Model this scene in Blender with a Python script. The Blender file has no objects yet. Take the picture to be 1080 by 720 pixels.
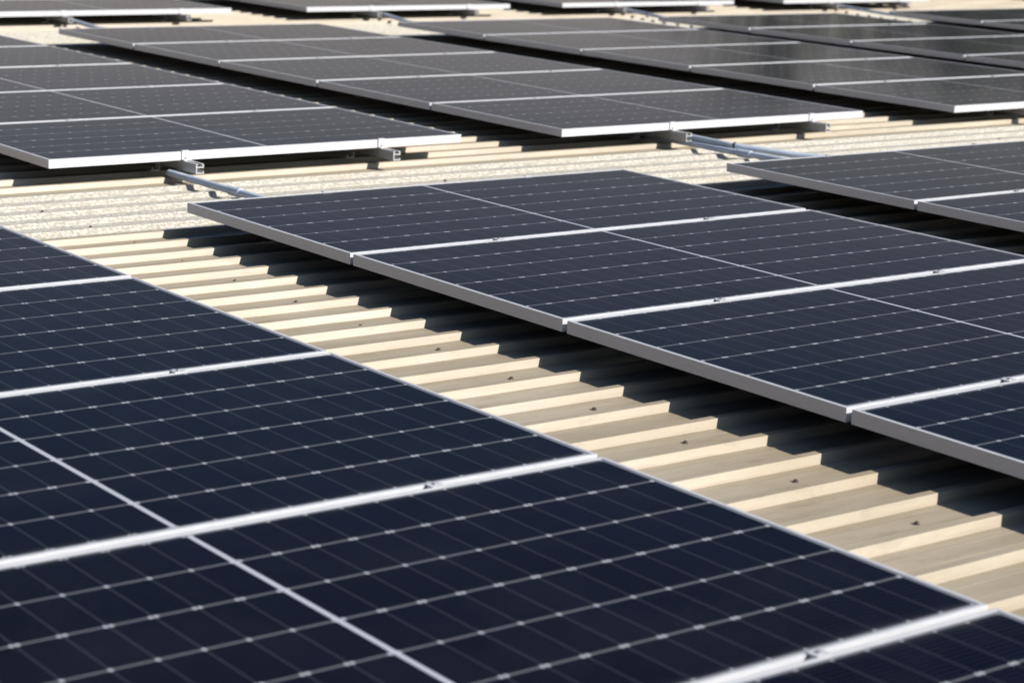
import bpy, bmesh, math, random
from mathutils import Matrix, Vector
random.seed(7)
sc = bpy.context.scene
COL = sc.collection

# ------------------------------------------------------------------ camera
F_PX = 2228.8
CAM = Vector((-3.50935803, -6.44962418, 1.22317574))
RT = Vector((0.79741394, -0.6023097, 0.03679716))
DN = Vector((-0.1071518, -0.20134427, -0.97364212))
FW = Vector((0.59384299, 0.77245292, -0.2250933))
cd = bpy.data.cameras.new('camera')
cam = bpy.data.objects.new('camera', cd)
COL.objects.link(cam)
m = Matrix(((RT.x, -DN.x, -FW.x, CAM.x), (RT.y, -DN.y, -FW.y, CAM.y), (RT.z, -DN.z, -FW.z, CAM.z), (0, 0, 0, 1)))
cam.matrix_world = m
cd.sensor_width = 36
cd.lens = F_PX / 1080 * 36
cd.clip_start = 0.05
cd.clip_end = 2000
cd.dof.use_dof = True
cd.dof.focus_distance = 6.2
cd.dof.aperture_fstop = 4.6
cd.dof.aperture_blades = 7
sc.camera = cam

# ------------------------------------------------------------------ light
SUN = Vector((0.61, -1.34, 1.0)).normalized()        # towards the sun
w = bpy.data.worlds.new('World')
sc.world = w
w.use_nodes = True
nt = w.node_tree
sky = nt.nodes.new('ShaderNodeTexSky')
sky.sky_type = 'NISHITA'
sky.sun_disc = False
sky.sun_elevation = math.asin(SUN.z)
sky.sun_rotation = math.atan2(SUN.x, SUN.y)
sky.air_density = 1.0
sky.dust_density = 4.0
sky.ozone_density = 1.5
bg = nt.nodes['Background']
bg.inputs['Strength'].default_value = 0.05
# pale haze low over the horizon, deeper blue overhead
def wn_(t, **k):
    o = nt.nodes.new(t)
    for a, b in k.items(): setattr(o, a, b)
    return o
tc = wn_('ShaderNodeTexCoord'); sp_ = wn_('ShaderNodeSeparateXYZ'); nt.links.new(tc.outputs['Generated'], sp_.inputs[0])
mr = wn_('ShaderNodeMapRange'); nt.links.new(sp_.outputs[2], mr.inputs[0])
for i_, v_ in enumerate((0.0, 0.26, 1.0, 0.0)): mr.inputs[i_ + 1].default_value = v_
pw = wn_('ShaderNodeMath', operation='POWER'); nt.links.new(mr.outputs[0], pw.inputs[0]); pw.inputs[1].default_value = 1.1
ml = wn_('ShaderNodeMath', operation='MULTIPLY'); nt.links.new(pw.outputs[0], ml.inputs[0]); ml.inputs[1].default_value = 0.92
tint = wn_('ShaderNodeMix', data_type='RGBA', blend_type='MULTIPLY'); tint.inputs[0].default_value = 1.0
nt.links.new(sky.outputs[0], tint.inputs[6]); tint.inputs[7].default_value = (0.50, 0.76, 1.05, 1)
hz = wn_('ShaderNodeMix', data_type='RGBA'); nt.links.new(ml.outputs[0], hz.inputs[0]); nt.links.new(tint.outputs[2], hz.inputs[6])
hz.inputs[7].default_value = (7.7, 6.6, 5.8, 1)
nt.links.new(hz.outputs[2], bg.inputs['Color'])
sd = bpy.data.lights.new('sun', 'SUN')
sd.energy = 5.0
sd.angle = math.radians(0.53)
sd.color = (1.0, 0.945, 0.87)
so = bpy.data.objects.new('sun', sd)
COL.objects.link(so)
so.rotation_euler = (-SUN).to_track_quat('-Z', 'Y').to_euler()
sc.view_settings.view_transform = 'Standard'
sc.view_settings.look = 'None'
sc.view_settings.gamma = 1
sc.view_settings.use_curve_mapping = False
sc.view_settings.exposure = 0.72
sc.cycles.max_bounces = 6

# ------------------------------------------------------------------ node helpers
class NB:
    def __init__(s, name):
        s.m = bpy.data.materials.new(name)
        s.m.use_nodes = True
        s.t = s.m.node_tree
        s.p = s.t.nodes['Principled BSDF']
    def n(s, typ, **kw):
        o = s.t.nodes.new(typ)
        for k, v in kw.items():
            setattr(o, k, v)
        return o
    def lk(s, a, b):
        s.t.links.new(a, b)
    def put(s, sock, v):
        if isinstance(v, (int, float)):
            sock.default_value = v
        else:
            s.lk(v, sock)
    def M(s, op, a, b=0.0, c=0.0):
        o = s.n('ShaderNodeMath', operation=op)
        s.put(o.inputs[0], a); s.put(o.inputs[1], b); s.put(o.inputs[2], c)
        return o.outputs[0]
    def noise(s, vec, scale, detail=4, rough=0.55, dist=0.0):
        o = s.n('ShaderNodeTexNoise')
        o.inputs['Scale'].default_value = scale
        o.inputs['Detail'].default_value = detail
        o.inputs['Roughness'].default_value = rough
        o.inputs['Distortion'].default_value = dist
        s.lk(vec, o.inputs['Vector'])
        return o.outputs[0]
    def mapr(s, v, a, b, c=0.0, d=1.0):
        o = s.n('ShaderNodeMapRange')
        s.put(o.inputs[0], v)
        for i, x in enumerate((a, b, c, d)):
            o.inputs[i + 1].default_value = x
        return o.outputs[0]
    def mix(s, f, a, b):
        o = s.n('ShaderNodeMix', data_type='RGBA')
        s.put(o.inputs[0], f)
        for sock, v in ((o.inputs[6], a), (o.inputs[7], b)):
            if isinstance(v, tuple):
                sock.default_value = (*v, 1)
            else:
                s.lk(v, sock)
        return o.outputs[2]
    def scale(s, vec, x, y, z):
        o = s.n('ShaderNodeVectorMath', operation='MULTIPLY')
        s.lk(vec, o.inputs[0])
        o.inputs[1].default_value = (x, y, z)
        return o.outputs[0]
    def bump(s, h, strength, dist):
        o = s.n('ShaderNodeBump')
        o.inputs['Strength'].default_value = strength
        o.inputs['Distance'].default_value = dist
        s.lk(h, o.inputs['Height'])
        s.lk(o.outputs[0], s.p.inputs['Normal'])
    def wpos(s):
        return s.n('ShaderNodeNewGeometry').outputs['Position']
    def opos(s):
        return s.n('ShaderNodeTexCoord').outputs['Object']
    def rnd(s):
        return s.n('ShaderNodeObjectInfo').outputs['Random']

PITCH = 1.058        # row pitch of the panels
PL = 1.970           # panel length (x)
PW = 1.040           # panel width (y)
FH = 0.035           # frame height
LIP = 0.010

def mat_cells():
    b = NB('solar_cells_under_glass')
    pos = b.opos()
    sep = b.n('ShaderNodeSeparateXYZ'); b.lk(pos, sep.inputs[0])
    x, y = sep.outputs[0], sep.outputs[1]          # origin at the panel's centre
    cx = (PL / 2 - 0.0055 - 0.017) / 12
    cy = (PW - 0.034) / 6
    xm = b.M('SUBTRACT', b.M('ABSOLUTE', x), 0.0055)
    u = b.M('DIVIDE', xm, cx)
    du = b.M('MULTIPLY', b.M('PINGPONG', u, 0.5), cx)            # distance to nearest gap along x
    v = b.M('DIVIDE', b.M('ADD', y, PW / 2 - 0.017), cy)
    dv = b.M('MULTIPLY', b.M('PINGPONG', v, 0.5), cy)
    midline = b.M('LESS_THAN', xm, 0.0)
    gapy = b.M('LESS_THAN', dv, 0.0036)
    gapx = b.M('LESS_THAN', du, 0.0020)
    # margins inside the frame
    mar = b.M('MAXIMUM', b.M('GREATER_THAN', u, 12.0), b.M('MAXIMUM', b.M('GREATER_THAN', v, 6.0), b.M('LESS_THAN', v, 0.0)))
    # clipped cell corners: one or two bright spots where four cells meet
    row = b.M('ROUND', v)
    side = b.M('GREATER_THAN', x, 0.0)
    par = b.M('MODULO', b.M('ADD', row, side), 2.0)               # 1 -> double spot
    off = b.M('MULTIPLY', par, 0.0052)
    ex = b.M('DIVIDE', b.M('SUBTRACT', du, off), 0.0044)
    ey = b.M('DIVIDE', dv, 0.0060)
    spot = b.M('LESS_THAN', b.M('ADD', b.M('MULTIPLY', ex, ex), b.M('MULTIPLY', ey, ey)), 1.0)
    # busbars: twelve hair-thin wires along each row of cells
    bb = b.M('MULTIPLY', b.M('PINGPONG', b.M('MULTIPLY', v, 12.0), 0.5), cy / 12)
    bus = b.M('MULTIPLY', b.M('LESS_THAN', bb, 0.0007), 0.20)
    # cells: every half-cell a slightly different blue-black
    comb = b.n('ShaderNodeCombineXYZ')
    b.lk(b.M('FLOOR', b.M('DIVIDE', x, cx)), comb.inputs[0]); b.lk(b.M('FLOOR', v), comb.inputs[1])
    b.lk(b.M('MULTIPLY', b.rnd(), 37.0), comb.inputs[2])
    wn = b.n('ShaderNodeTexWhiteNoise', noise_dimensions='3D'); b.lk(comb.outputs[0], wn.inputs[0])
    cell = b.mix(wn.outputs[0], (0.0010, 0.0013, 0.0058), (0.0022, 0.0027, 0.0095))
    cell = b.mix(b.M('MULTIPLY', b.rnd(), 0.45), cell, (0.0042, 0.0048, 0.0085))
    cell = b.mix(bus, cell, (0.10, 0.10, 0.115))
    back = (0.098, 0.100, 0.112)
    c = b.mix(b.M('MULTIPLY', gapx, 0.50), cell, (0.044, 0.046, 0.056))
    c = b.mix(gapy, c, back)
    c = b.mix(b.M('MAXIMUM', spot, 0.0), c, (0.32, 0.33, 0.365))
    c = b.mix(midline, c, (0.36, 0.37, 0.42))
    c = b.mix(mar, c, (0.16, 0.165, 0.19))
    # dust film and specks
    wp = b.wpos()
    film = b.mapr(b.noise(wp, 3.1, 5, 0.6), 0.45, 0.80, 0.0, 0.014)
    c = b.mix(film, c, (0.30, 0.29, 0.27))
    d1 = b.mapr(b.M('SUBTRACT', PW / 2, b.M('ABSOLUTE', y)), 0.012, 0.05, 1.0, 0.0)
    d1 = b.M('MULTIPLY', b.M('MULTIPLY', d1, d1), b.mapr(b.noise(b.scale(wp, 1, .4, 1), 9, 4), 0.35, 0.75, 0.0, 0.16))
    c = b.mix(d1, c, (0.26, 0.24, 0.20))
    vor = b.n('ShaderNodeTexVoronoi'); vor.inputs['Scale'].default_value = 80; b.lk(wp, vor.inputs['Vector'])
    sp = b.M('LESS_THAN', vor.outputs['Distance'], 0.075)
    gate = b.mapr(b.noise(wp, 1.6, 3), 0.50, 0.66, 0.0, 0.16)
    c = b.mix(b.M('MULTIPLY', sp, gate), c, (0.45, 0.44, 0.42))
    b.lk(c, b.p.inputs['Base Color'])
    r = b.mapr(b.noise(wp, 2.3, 4), 0.3, 0.7, 0.07, 0.11)
    b.lk(r, b.p.inputs['Roughness'])
    b.p.inputs['IOR'].default_value = 1.09
    b.p.inputs['Sheen Weight'].default_value = 0.10
    b.p.inputs['Sheen Roughness'].default_value = 0.18
    b.p.inputs['Sheen Tint'].default_value = (1.0, 0.97, 0.95, 1)
    b.p.inputs['Specular Tint'].default_value = (1.0, 0.90, 0.90, 1)
    b.bump(b.noise(b.scale(wp, 1, 1, 1), 1.3, 2), 0.05, 0.02)
    return b.m

def mat_alu(name='anodised_aluminium', col=(0.475, 0.478, 0.498), metal=0.12, rough=0.38):
    b = NB(name)
    wp = b.wpos()
    n = b.noise(b.scale(wp, 3, 3, 30), 6, 4)
    c = b.mix(b.mapr(n, 0.3, 0.7, 0, 1), tuple(x * 0.93 for x in col), tuple(min(1, x * 1.05) for x in col))
    b.lk(c, b.p.inputs['Base Color'])
    b.p.inputs['Metallic'].default_value = metal
    b.lk(b.mapr(n, 0.3, 0.7, rough - 0.05, rough + 0.08), b.p.inputs['Roughness'])
    return b.m

def mat_roof():
    b = NB('painted_steel_sheet')
    wp = b.wpos()
    streak = b.noise(b.scale(wp, 0.7, 9, 9), 2.2, 5, 0.6)
    blot = b.noise(wp, 2.0, 5, 0.6)
    fine = b.noise(wp, 60, 3, 0.6)
    c = b.mix(b.mapr(streak, 0.35, 0.68, 0, 1), (0.258, 0.217, 0.160), (0.358, 0.309, 0.238))
    c = b.mix(b.mapr(blot, 0.42, 0.68, 0, 0.6), c, (0.25, 0.195, 0.13))
    c = b.mix(b.mapr(fine, 0.55, 0.8, 0, 0.25), c, (0.18, 0.145, 0.11))
    # dirt settled along each pan beside the ribs, in ragged runs
    sep = b.n('ShaderNodeSeparateXYZ'); b.lk(wp, sep.inputs[0])
    ph = b.M('PINGPONG', b.M('DIVIDE', b.M('SUBTRACT', sep.outputs[1], 0.0560), 0.1777), 0.5)
    edge = b.M('MULTIPLY', b.mapr(ph, 0.12, 0.22, 1.0, 0.0), b.M('GREATER_THAN', ph, 0.115))
    g = b.mapr(b.noise(b.scale(wp, 3, 20, 20), 2.0, 4), 0.42, 0.62, 0.0, 0.4)
    c = b.mix(b.M('MULTIPLY', edge, g), c, (0.20, 0.145, 0.095))
    st = b.mapr(b.noise(b.scale(wp, 5, 14, 14), 1.6, 5, 0.65), 0.60, 0.66, 0.0, 0.35)
    c = b.mix(st, c, (0.19, 0.145, 0.10))
    b.lk(c, b.p.inputs['Base Color'])
    b.p.inputs['Roughness'].default_value = 0.5
    b.p.inputs['IOR'].default_value = 1.45
    b.bump(b.noise(b.scale(wp, 1, 4, 4), 4, 3), 0.25, 0.004)
    return b.m

def mat_grp():
    b = NB('weathered_skylight_sheet')
    wp = b.wpos()
    a = b.noise(wp, 78, 3, 0.75)
    c0 = b.noise(wp, 3.0, 5, 0.6)
    vor = b.n('ShaderNodeTexVoronoi'); vor.inputs['Scale'].default_value = 42; b.lk(wp, vor.inputs['Vector'])
    c = b.mix(b.mapr(a, 0.42, 0.58, 0, 1), (0.29, 0.265, 0.215), (0.50, 0.47, 0.40))
    c = b.mix(b.mapr(c0, 0.5, 0.75, 0, 0.4), c, (0.38, 0.32, 0.23))
    c = b.mix(b.M('MULTIPLY', b.M('LESS_THAN', vor.outputs['Distance'], 0.16), b.mapr(b.noise(wp, 9, 2), 0.5, 0.65)), c, (0.26, 0.22, 0.17))
    c = b.mix(b.mapr(b.noise(wp, 70, 2), 0.62, 0.68, 0, 0.9), c, (0.50, 0.49, 0.47))
    sep = b.n('ShaderNodeSeparateXYZ'); b.lk(wp, sep.inputs[0])
    ph = b.M('PINGPONG', b.M('DIVIDE', b.M('SUBTRACT', sep.outputs[1], 0.0560), 0.1777), 0.5)
    edge = b.M('MULTIPLY', b.mapr(ph, 0.12, 0.19, 1.0, 0.0), b.M('GREATER_THAN', ph, 0.115))
    c = b.mix(b.M('MULTIPLY', edge, 0.22), c, (0.28, 0.24, 0.22))
    b.lk(c, b.p.inputs['Base Color'])
    b.p.inputs['Roughness'].default_value = 0.6
    b.bump(a, 0.35, 0.004)
    return b.m

def mat_plain(name, col, rough=0.5, metal=0.0, var=0.12, sc_=20):
    b = NB(name)
    n = b.noise(b.wpos(), sc_, 4)
    c = b.mix(b.mapr(n, 0.3, 0.7), tuple(x * (1 - var) for x in col), tuple(min(1, x * (1 + var)) for x in col))
    b.lk(c, b.p.inputs['Base Color'])
    b.p.inputs['Roughness'].default_value = rough
    b.p.inputs['Metallic'].default_value = metal
    return b.m

def mat_grass():
    b = NB('grass_ground')
    wp = b.wpos()
    c = b.mix(b.mapr(b.noise(wp, 0.4, 6), 0.35, 0.65), (0.035, 0.06, 0.015), (0.075, 0.11, 0.03))
    c = b.mix(b.mapr(b.noise(wp, 0.03, 3), 0.5, 0.7), c, (0.12, 0.11, 0.05))
    b.lk(c, b.p.inputs['Base Color'])
    b.p.inputs['Roughness'].default_value = 0.9
    return b.m

M_CELL = mat_cells()
M_ALU = mat_alu()
M_RAIL = mat_alu('mill_aluminium', (0.42, 0.42, 0.42), 0.5, 0.38)
M_ROOF = mat_roof()
M_GRP = mat_grp()
M_BACK = mat_plain('panel_backsheet', (0.02, 0.02, 0.022), 0.6)
M_BLACK = mat_plain('black_nylon', (0.012, 0.012, 0.013), 0.5)
M_PVC = mat_plain('grey_plastic_tube', (0.40, 0.45, 0.53), 0.38, 0, 0.06, 8)
M_SCREW = mat_plain('rusty_screw', (0.07, 0.055, 0.045), 0.6)
M_BOLT = mat_plain('dull_steel', (0.42, 0.42, 0.42), 0.4, 0.8)
M_WALL = mat_plain('wall_cladding', (0.42, 0.38, 0.31), 0.6, 0, 0.08, 1.5)
M_GRASS = mat_grass()
M_LEAF = mat_plain('tree_leaves', (0.055, 0.068, 0.030), 0.7, 0, 0.45, 0.8)
M_BARK = mat_plain('tree_bark', (0.12, 0.09, 0.06), 0.9)

# ------------------------------------------------------------------ mesh helpers
def mesh_obj(name, verts, faces, mat, parent=None, smooth=False):
    me = bpy.data.meshes.new(name)
    me.from_pydata(verts, [], faces)
    me.validate(); me.update()
    bm = bmesh.new(); bm.from_mesh(me)
    bmesh.ops.recalc_face_normals(bm, faces=bm.faces)
    bm.to_mesh(me); bm.free()
    me.materials.append(mat)
    if smooth:
        for p in me.polygons: p.use_smooth = True
    o = bpy.data.objects.new(name, me)
    COL.objects.link(o)
    o.parent = parent
    return o

def box(x0, x1, y0, y1, z0, z1):
    v = [(x, y, z) for z in (z0, z1) for y in (y0, y1) for x in (x0, x1)]
    f = [(0, 2, 3, 1), (4, 5, 7, 6), (0, 1, 5, 4), (2, 6, 7, 3), (0, 4, 6, 2), (1, 3, 7, 5)]
    return v, f

def cat(*vf):
    V, F = [], []
    for v, f in vf:
        n = len(V); V += list(v); F += [tuple(i + n for i in q) for q in f]
    return V, F

def cyl(c, r, h, n=12, axis='z'):
    v = []
    for k in (0, 1):
        for i in range(n):
            a = 2 * math.pi * i / n
            p = (r * math.cos(a), r * math.sin(a), k * h)
            if axis == 'y': p = (p[0], p[2], p[1])
            v.append((c[0] + p[0], c[1] + p[1], c[2] + p[2]))
    f = [tuple(range(n - 1, -1, -1)), tuple(range(n, 2 * n))]
    f += [(i, (i + 1) % n, n + (i + 1) % n, n + i) for i in range(n)]
    return v, f

def extrude_y(poly, y0, y1):
    n = len(poly)
    v = [(x, y0, z) for x, z in poly] + [(x, y1, z) for x, z in poly]
    f = [tuple(range(n)), tuple(range(2 * n - 1, n - 1, -1))]
    f += [(i, i + n, (i + 1) % n + n, (i + 1) % n) for i in range(n)]
    return v, f

def tube(pts, r, n=14):
    V, F = [], []
    pts = [Vector(p) for p in pts]
    for k, p in enumerate(pts):
        t = (pts[min(k + 1, len(pts) - 1)] - pts[max(k - 1, 0)]).normalized()
        a = t.cross(Vector((0, 0, 1))).normalized(); b2 = a.cross(t)
        for i in range(n):
            q = 2 * math.pi * i / n
            V.append(tuple(p + a * (r * math.cos(q)) + b2 * (r * math.sin(q))))
    for k in range(len(pts) - 1):
        for i in range(n):
            F.append((k * n + i, k * n + (i + 1) % n, (k + 1) * n + (i + 1) % n, (k + 1) * n + i))
    F.append(tuple(range(n - 1, -1, -1))); F.append(tuple(range((len(pts) - 1) * n, len(pts) * n)))
    return V, F

def empty(name, loc, label=None, category=None, group=None, kind=None, rz=0.0):
    o = bpy.data.objects.new(name, None)
    o.empty_display_size = 0.1
    COL.objects.link(o)
    o.location = loc
    o.rotation_euler.z = rz
    tag(o, label, category, group, kind)
    return o

def tag(o, label=None, category=None, group=None, kind=None):
    if label: o['label'] = label
    if category: o['category'] = category
    if group: o['group'] = group
    if kind: o['kind'] = kind
    return o

def copy_tree(o, parent=None):
    c = o.copy()
    COL.objects.link(c)
    c.parent = parent
    for ch in list(o.children):
        copy_tree(ch, c)
    return c

# ------------------------------------------------------------------ ground and building
GZ = -5.6
g = mesh_obj('ground', [(-900, -900, GZ), (900, -900, GZ), (900, 900, GZ), (-900, 900, GZ)], [(0, 1, 2, 3)], M_GRASS)
tag(g, 'green grass ground around the building', None, None, 'structure')

RH = 0.0215
RZ = -0.125            # pan level below the panels' top face
RIB0, RP = 0.0560, 0.1777
X0, X1 = -9.0, 14.62
K0, K1 = -56, 66       # rib index range

bld = empty('industrial_building', (3, 1, GZ), 'long building with a cream ribbed metal roof under all the solar panels', 'building')
def roof_part(name, ka, kb, mat, dz=0.0, x0=X0, x1=X1, RH=RH, sl=0.0):
    """ribbed sheet from the middle of the pan before rib ka to the middle of the pan after rib kb-1"""
    prof = []
    for k in range(ka, kb):
        c = RIB0 + k * RP
        j = random.uniform(-0.0015, 0.0015)
        prof += [(c - 0.0888, 0), (c - 0.0655, 0), (c - 0.0625, 0.0004), (c - 0.0565, 0.0004), (c - 0.0535, 0), (c - 0.0245 - sl + j, 0),
                 (c - 0.0230 - sl + j, 0.0010), (c - 0.0135 + j, RH - .0013), (c - 0.0125 + j, RH), (c + 0.0098 + j, RH), (c + 0.0120 + j, RH - .0013), (c + 0.0245 + j, 0.001), (c + 0.0265 + j, 0),
                 (c + 0.0535, 0), (c + 0.0565, 0.0004), (c + 0.0625, 0.0004), (c + 0.0655, 0)]
    prof.append((RIB0 + (kb - 0.5) * RP, 0))
    nx = 60
    xs = [x0 + (x1 - x0) * i / nx for i in range(nx + 1)]
    V = []
    rr = random.Random(ka)
    ph = [rr.uniform(0, 6.28) for _ in prof]
    for i, x in enumerate(xs):
        for j, (y, z) in enumerate(prof):
            wob = 0.0007 * math.sin(x * 1.9 + ph[j // 17 * 17 if j // 17 * 17 < len(ph) else 0])
            V.append((x - 3, y + wob - 1, z + RZ + dz - GZ))
    n = len(prof)
    F = [(i * n + j, i * n + j + 1, (i + 1) * n + j + 1, (i + 1) * n + j) for i in range(nx) for j in range(n - 1)]
    o = mesh_obj(name, V, F, mat, bld)
    return o
# skylight sheets lie in the two aisles
roof_part('roof_sheet', K0, 1, M_ROOF)
roof_part('skylight_sheet', 1, 6, M_GRP, RH=0.0145, sl=0.014)
roof_part('roof_sheet', 6, 36, M_ROOF)
roof_part('skylight_sheet', 36, 42, M_GRP, RH=0.0145, sl=0.014)
roof_part('roof_sheet', 42, K1, M_ROOF)
YA, YB = RIB0 + (K0 - .5) * RP, RIB0 + (K1 - .5) * RP
mesh_obj('wall', *box(X0 + 0.06 - 3, X1 - 0.06 - 3, YA + 0.06 - 1, YB - 0.06 - 1, 0, RZ - GZ - 0.02), M_WALL, bld)
mesh_obj('edge_trim', *box(X1 - 0.02 - 3, X1 + 0.04 - 3, YA - 1, YB - 1, RZ - GZ - 0.12, RZ - GZ + 0.034), M_ROOF, bld)
# screws down the purlin lines, beside every other rib
sv = cat(cyl((0, 0, 0), 0.0075, 0.0012, 10), cyl((0, 0, 0.0012), 0.0046, 0.0045, 6))
first = None
def screw(x, k):
    global first
    y = RIB0 + k * RP - 0.092
    if first is None:
        first = mesh_obj('roof_screw', *sv, M_SCREW, bld); s = first
    else:
        s = first.copy(); COL.objects.link(s)
    s.location = (x + random.uniform(-.016, .016) - 3, y + random.uniform(-.006, .008) - 1, RZ - GZ + 0.0005)
    s.rotation_euler.z = random.uniform(0, 1)
for k in range(-24, 6, 2): screw(-0.215, k)
for x in (1.58, 3.36, 5.10, 6.88, 8.7):
    for k in (2, 4): screw(x, k)
for x in (-0.2, 3.36, 5.10, 6.88, 8.7, 10.4, 12.2):
    for k in (36, 38, 40): screw(x, k)

# ------------------------------------------------------------------ the solar panel (built once)
def frame_geo(L, W):
    pr = [(0.0006, 0.0), (0.0, -0.0006), (0.0, -FH), (0.024, -FH), (0.024, -FH + 0.0018), (0.0018, -FH + 0.0018),
          (0.0018, -0.0075), (LIP, -0.0075), (LIP, -0.0004), (LIP - 0.0005, 0.0)]
    cs = [(-1, -1), (1, -1), (1, 1), (-1, 1)]
    n = len(pr); V, F = [], []
    for sx, sy in cs:
        for d, z in pr:
            V.append((sx * (L / 2 - d), sy * (W / 2 - d), z + FH))
    for c in range(4):
        d = (c + 1) % 4
        for i in range(n):
            j = (i + 1) % n
            F.append((c * n + i, c * n + j, d * n + j, d * n + i))
    return V, F

def make_panel():
    r = empty('solar_panel', (0, 0, 0), 'x', 'solar panel')
    mesh_obj('frame', *frame_geo(PL, PW), M_ALU, r)
    gi = LIP - 0.0012
    gl = mesh_obj('glass_sheet', *box(-PL / 2 + gi, PL / 2 - gi, -PW / 2 + gi, PW / 2 - gi, FH - 0.0058, FH - 0.0013), M_CELL, r)
    mesh_obj('backsheet', *box(-PL / 2 + gi, PL / 2 - gi, -PW / 2 + gi, PW / 2 - gi, FH - 0.0072, FH - 0.0062), M_BACK, r)
    for x in (-0.35, 0, 0.35):
        mesh_obj('junction_box', *box(x - 0.05, x + 0.05, -0.03, 0.03, FH - 0.022, FH - 0.0074), M_BLACK, r)
    return r
PANEL = make_panel()
used = [False]
ORD = ['nearest', 'second', 'third', 'fourth', 'farthest']
ORDN = {1: ['only'], 2: ['nearer', 'farther'], 3: ['nearest', 'middle', 'farthest'], 4: ['nearest', 'second', 'third', 'farthest'], 5: ORD}

def place_panel(x0, ytop, label, group, flip):
    o = PANEL if not used[0] else copy_tree(PANEL)
    used[0] = True
    o.location = (x0 + PL / 2 + random.uniform(-.0015, .0015), ytop - PW / 2 - 0.009 + random.uniform(-.0008, .0008), -FH + random.uniform(-.0007, .0007))
    o.rotation_euler = (random.uniform(-.0009, .0009), random.uniform(-.0006, .0006), (math.pi if flip else 0) + random.uniform(-.0006, .0006))
    o['label'] = label
    o['group'] = group

# ------------------------------------------------------------------ mounting rails
def rail_poly():
    # slotted channel, open at the top and towards +x, 36 wide 40 high, hangs from z = 0
    return [(-.018, 0), (-.006, 0), (-.006, -.004), (-.0115, -.004), (-.0115, -.011), (.0115, -.011), (.0115, -.004), (.006, -.004), (.006, 0), (.018, 0),
            (.018, -.0165), (.0135, -.0200), (.0135, -.0165), (-.0125, -.0165), (-.0125, -.0350), (.0125, -.0350), (.0125, -.030), (.018, -.030), (.018, -.040), (-.018, -.040)]

def make_rail(x, ynear, yfar, joints, nearclamp, farclamp, feet_from, label, group, jig=0.0):
    L = yfar - ynear
    r = empty('mounting_rail', (x, ynear, -FH - 0.040), label, 'mounting rail', group)
    top = 0.040
    v, f = extrude_y([(a, b + top - 0.0005) for a, b in rail_poly()], 0, L)
    mesh_obj('channel', v, f, M_RAIL, r)
    for y in joints:            # clamps between two panels
        yy = y - ynear
        c = mesh_obj('mid_clamp', *cat(box(-.016, .016, -.0140, .0140, top + FH + .0009, top + FH + .0022),
                                       box(-.0155, .0155, -.0030, .0030, top + .004, top + FH + .001)), M_ALU, r)
        c.location = (random.uniform(-.004, .004), yy, 0)
        b = mesh_obj('bolt', *cat(cyl((0, 0, 0), .0055, .0022, 12), cyl((0, 0, .0022), .0028, .0010, 6)), M_BOLT, c)
        b.location = (0, 0, top + FH + .0022)
    for yy, on, sg in ((nearclamp, nearclamp is not None, -1), (farclamp, farclamp is not None, 1)):
        if on:
            y = yy - ynear
            c = mesh_obj('end_clamp', *cat(box(-.016, .016, min(0, sg * .024) , max(0, sg * .024), top - .0002, top + .003),
                                           box(-.016, .016, min(sg * .0012, sg * .0042), max(sg * .0012, sg * .0042), top + .003, top + FH + .0010),
                                           box(-.016, .016, min(-sg * .009, sg * .0042), max(-sg * .009, sg * .0042), top + FH + .0011, top + FH + .0034)), M_ALU, r)
            c.location = (0, y, 0)
            b = mesh_obj('bolt', *cyl((0, 0, 0), .0045, .004, 8, 'y'), M_BOLT, c)
            b.location = (0.001, sg * .0043 - (0.004 if sg < 0 else 0), top + 0.009)
    # L feet screwed to the rib crowns
    k = math.ceil((ynear + feet_from - RIB0) / RP)
    while RIB0 + k * RP < yfar - 0.05:
        y = RIB0 + k * RP - ynear - 0.001
        z0 = (RZ + RH + 0.0004) - (-FH - 0.040)
        ft = mesh_obj('foot', *cat(box(-.060, -.0185, -.018, .018, z0, z0 + .004), box(-.0225, -.0187, -.018, .018, z0 + .0041, z0 + .064)), M_ALU, r)
        ft.location = (0, y, 0)
        sb = mesh_obj('bolt', *cyl((-.042, 0, z0 + .004), .006, .006, 6), M_BOLT, ft)
        k += 5
    return r

def column(name, x0, yref, rows, flip, group, rails=(0.595, 1.545), near_over=0.115, feet=0.1):
    """rows: list of row indices from yref going towards the camera, nearest last; line k is y = yref - k*PITCH"""
    n = len(rows)
    for i, k in enumerate(reversed(rows)):      # nearest first
        nm = ORDN[n][i] if n in ORDN else str(i)
        place_panel(x0, yref - k * PITCH, name % nm, group, flip)
    k0, k1 = rows[0], rows[-1] + 1
    ytop, ybot = yref - k0 * PITCH, yref - k1 * PITCH
    for j, u in enumerate(rails):
        make_rail(x0 + u, ybot - near_over, ytop + 0.06, [yref - k * PITCH for k in range(k0 + 1, k1)], ybot + 0.009, ytop - 0.009, feet + near_over,
                  ('rail under the ' + ('left' if j == 0 else 'right') + ' half of the ' + name.split('the ', 1)[1].replace('%s ', '')).replace('  ', ' '), 'rails carrying the solar panels')

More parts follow.
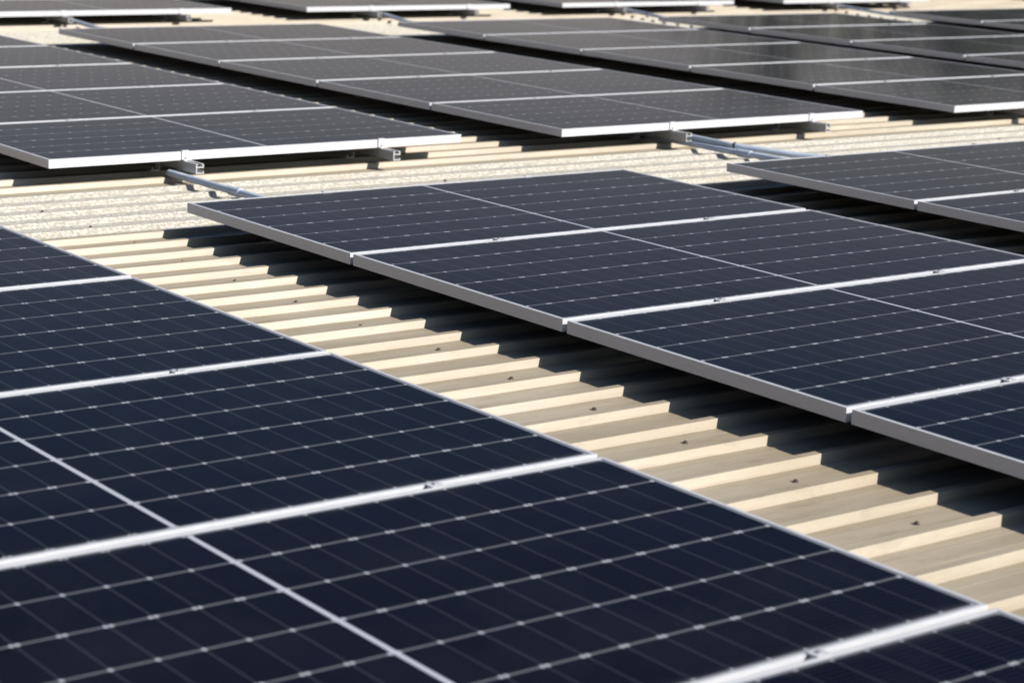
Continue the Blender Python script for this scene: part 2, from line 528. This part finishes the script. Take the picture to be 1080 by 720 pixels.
GN, GF, GB = 'panels in the near block', 'panels in the block beyond the aisle', 'panels in the farthest block'
column('navy half-cut solar panel, %s of the left foreground column', -2.726, -1.07, [-1, 0, 1, 2, 3], True, GN, rails=(0.565, 1.55))
column('dark solar panel, %s of the large centre column with the shaded side', 0.0, 0.0, [0, 1, 2, 3, 4], False, GN, rails=(0.565, 1.49))
column('dark solar panel, %s of the near column cut by the right edge', 2.501, -0.042, [0, 1], False, GN)
column('solar panel, %s of the upper left column beside the single conduit', -0.003, 1.091 + 0, [-5, -4, -3, -2, -1], False, GF)
column('solar panel, %s of the column ending at the pair of strapped conduits', 2.517, 1.065, [-5, -4, -3, -2, -1], False, GF, rails=(0.67, 1.60))
column('grey solar panel, %s of the column right of the conduit column', 5.168, 1.048, [-5, -4, -3, -2, -1], False, GF)
column('grey solar panel, %s of the second column from the upper right corner', 7.645, 1.034, [-5, -4, -3, -2, -1], False, GF)
column('grey solar panel, %s of the rightmost column beyond the aisle', 10.36, 1.10, [-5, -4, -3, -2], False, GF)
for nm, x0 in (('solar panel, %s of the leftmost column in the farthest block', 2.575), ('solar panel, %s of the second column from left in the farthest block', 5.215),
               ('solar panel, %s of the third column from left in the farthest block', 7.74), ('solar panel, %s of the rightmost column in the farthest block', 10.33)):
    column(nm, x0, 7.65, [-2, -1], False, GB)

# ------------------------------------------------------------------ conduits across the aisles
RT_R = 0.0145
CZ = RZ + RH + RT_R + 0.001
def conduit(pts, coup, ties, label, r=RT_R):
    o = empty('conduit', pts[0], label, 'conduit', 'plastic conduits crossing the aisles')
    p0 = Vector(pts[0])
    P = [Vector(p) - p0 for p in pts]
    Q = []
    for a, b in zip(P[:-1], P[1:]):
        for i in range(6): Q.append(a.lerp(b, i / 6))
    Q.append(P[-1])
    mesh_obj('tube', *tube(Q, r), M_PVC, o, True)
    def at(y):
        for a, b in zip(P[:-1], P[1:]):
            if min(a.y, b.y) <= y - p0.y <= max(a.y, b.y):
                t = (y - p0.y - a.y) / (b.y - a.y); return a.lerp(b, t), (b - a).normalized()
    for y in coup:
        c, d = at(y)
        mesh_obj('coupling', *tube([c - d * .04, c - d * .038, c + d * .038, c + d * .04], r + .0035), M_PVC, o, True)
    for y in ties:
        c, d = at(y)
        mesh_obj('cable_tie', *cat(tube([c - d * .004, c + d * .004], r + .003), box(c.x - .004, c.x + .004, c.y - .006, c.y + .006, c.z - r - .02, c.z - r - .002)), M_BLACK, o)
    return o
conduit([(0.531, 1.125, CZ), (0.532, 1.07, CZ), (0.542, 0.44, CZ), (0.55, -0.6, CZ)], [0.60], [], 'single pale grey conduit crossing the speckled aisle at left')
conduit([(3.235, 1.7, CZ + .03), (3.23, 1.1, CZ + .028), (3.235, 0.70, CZ + .024), (3.36, 0.44, CZ + .01), (3.9, -0.5, CZ)], [], [1.03, 0.69], 'upper of two strapped conduits, bending right towards the right panels')
conduit([(3.225, 1.7, CZ), (3.215, 1.1, CZ), (3.215, 0.68, CZ), (3.235, 0.40, CZ), (3.3, -0.5, CZ)], [0.60], [], 'lower of two strapped conduits lying on the speckled aisle')
conduit([(3.20, 8.1, CZ + .02), (3.22, 7.6, CZ + .02), (3.24, 7.25, CZ), (3.25, 5.9, CZ)], [], [], 'conduit at the far upper left, below the farthest block')
conduit([(5.98, 8.1, CZ + .02), (5.94, 7.7, CZ + .02), (5.86, 7.2, CZ), (5.84, 5.9, CZ)], [], [], 'conduit at the top middle crossing the far aisle')
conduit([(8.52, 8.1, CZ + .02), (8.47, 7.7, CZ + .02), (8.30, 6.95, CZ + .01), (8.27, 5.9, CZ)], [6.9], [7.3], 'conduit at the top right centre crossing the far aisle')
conduit([(11.15, 8.1, CZ + .02), (11.08, 7.7, CZ + .02), (10.92, 6.95, CZ + .01), (10.9, 5.9, CZ)], [], [], 'rightmost conduit crossing the far aisle')

# ------------------------------------------------------------------ trees beyond the roof (seen in the glass reflections)
def tree(x, y, h, sd_, label):
    r = random.Random(sd_)
    t = empty('tree', (x, y, GZ), label, 'tree', 'trees beyond the roof')
    V, F = tube([(0, 0, 0), (0.1, 0, h * .25), (0.05, .1, h * .5), (0, 0, h * .8)], 0.22, 8)
    for i in range(6):
        a = r.uniform(0, 6.28); z = h * r.uniform(.3, .6)
        V, F = cat((V, F), tube([(0, 0, z), (math.cos(a) * h * .12, math.sin(a) * h * .12, z + h * .08), (math.cos(a) * h * .24, math.sin(a) * h * .24, z + h * .2)], 0.07, 6))
    mesh_obj('trunk', V, F, M_BARK, t)
    cl = [(r.gauss(0, h * .16), r.gauss(0, h * .16), h * r.uniform(.35, .92), h * r.uniform(.07, .15)) for _ in range(26)]
    V, F = [], []
    for cx_, cy_, cz_, cr in cl:
        for _ in range(150):
            d = Vector((r.gauss(0, 1), r.gauss(0, 1), r.gauss(0, .8))).normalized() * cr * r.uniform(.6, 1.05)
            p = Vector((cx_, cy_, cz_)) + d
            a = Vector((r.gauss(0, 1), r.gauss(0, 1), r.gauss(0, 1))).normalized(); b2 = a.orthogonal().normalized()
            q = h * .022
            n = len(V); V += [tuple(p + a * q), tuple(p + b2 * q * .6), tuple(p - a * q), tuple(p - b2 * q * .6)]; F.append((n, n + 1, n + 2, n + 3))
    mesh_obj('crown', V, F, M_LEAF, t)
TR = [(66, 40, 15), (62, 48, 13), (56, 55, 14), (70, 31, 17), (72, 23, 14), (74, 14, 16), (47, 63, 10), (78, 36, 18), (80, 27, 17), (68, 46, 16), (76, 6, 15), (38, 70, 9), (74, 27, 18), (71, 36, 16), (80, 20, 18), (82, 11, 17), (65, 53, 14), (84, 44, 19)]
for i, (x, y, h) in enumerate(TR):
    tree(x, y, h, i + 3, 'green tree standing on the grass beyond the roof edge')
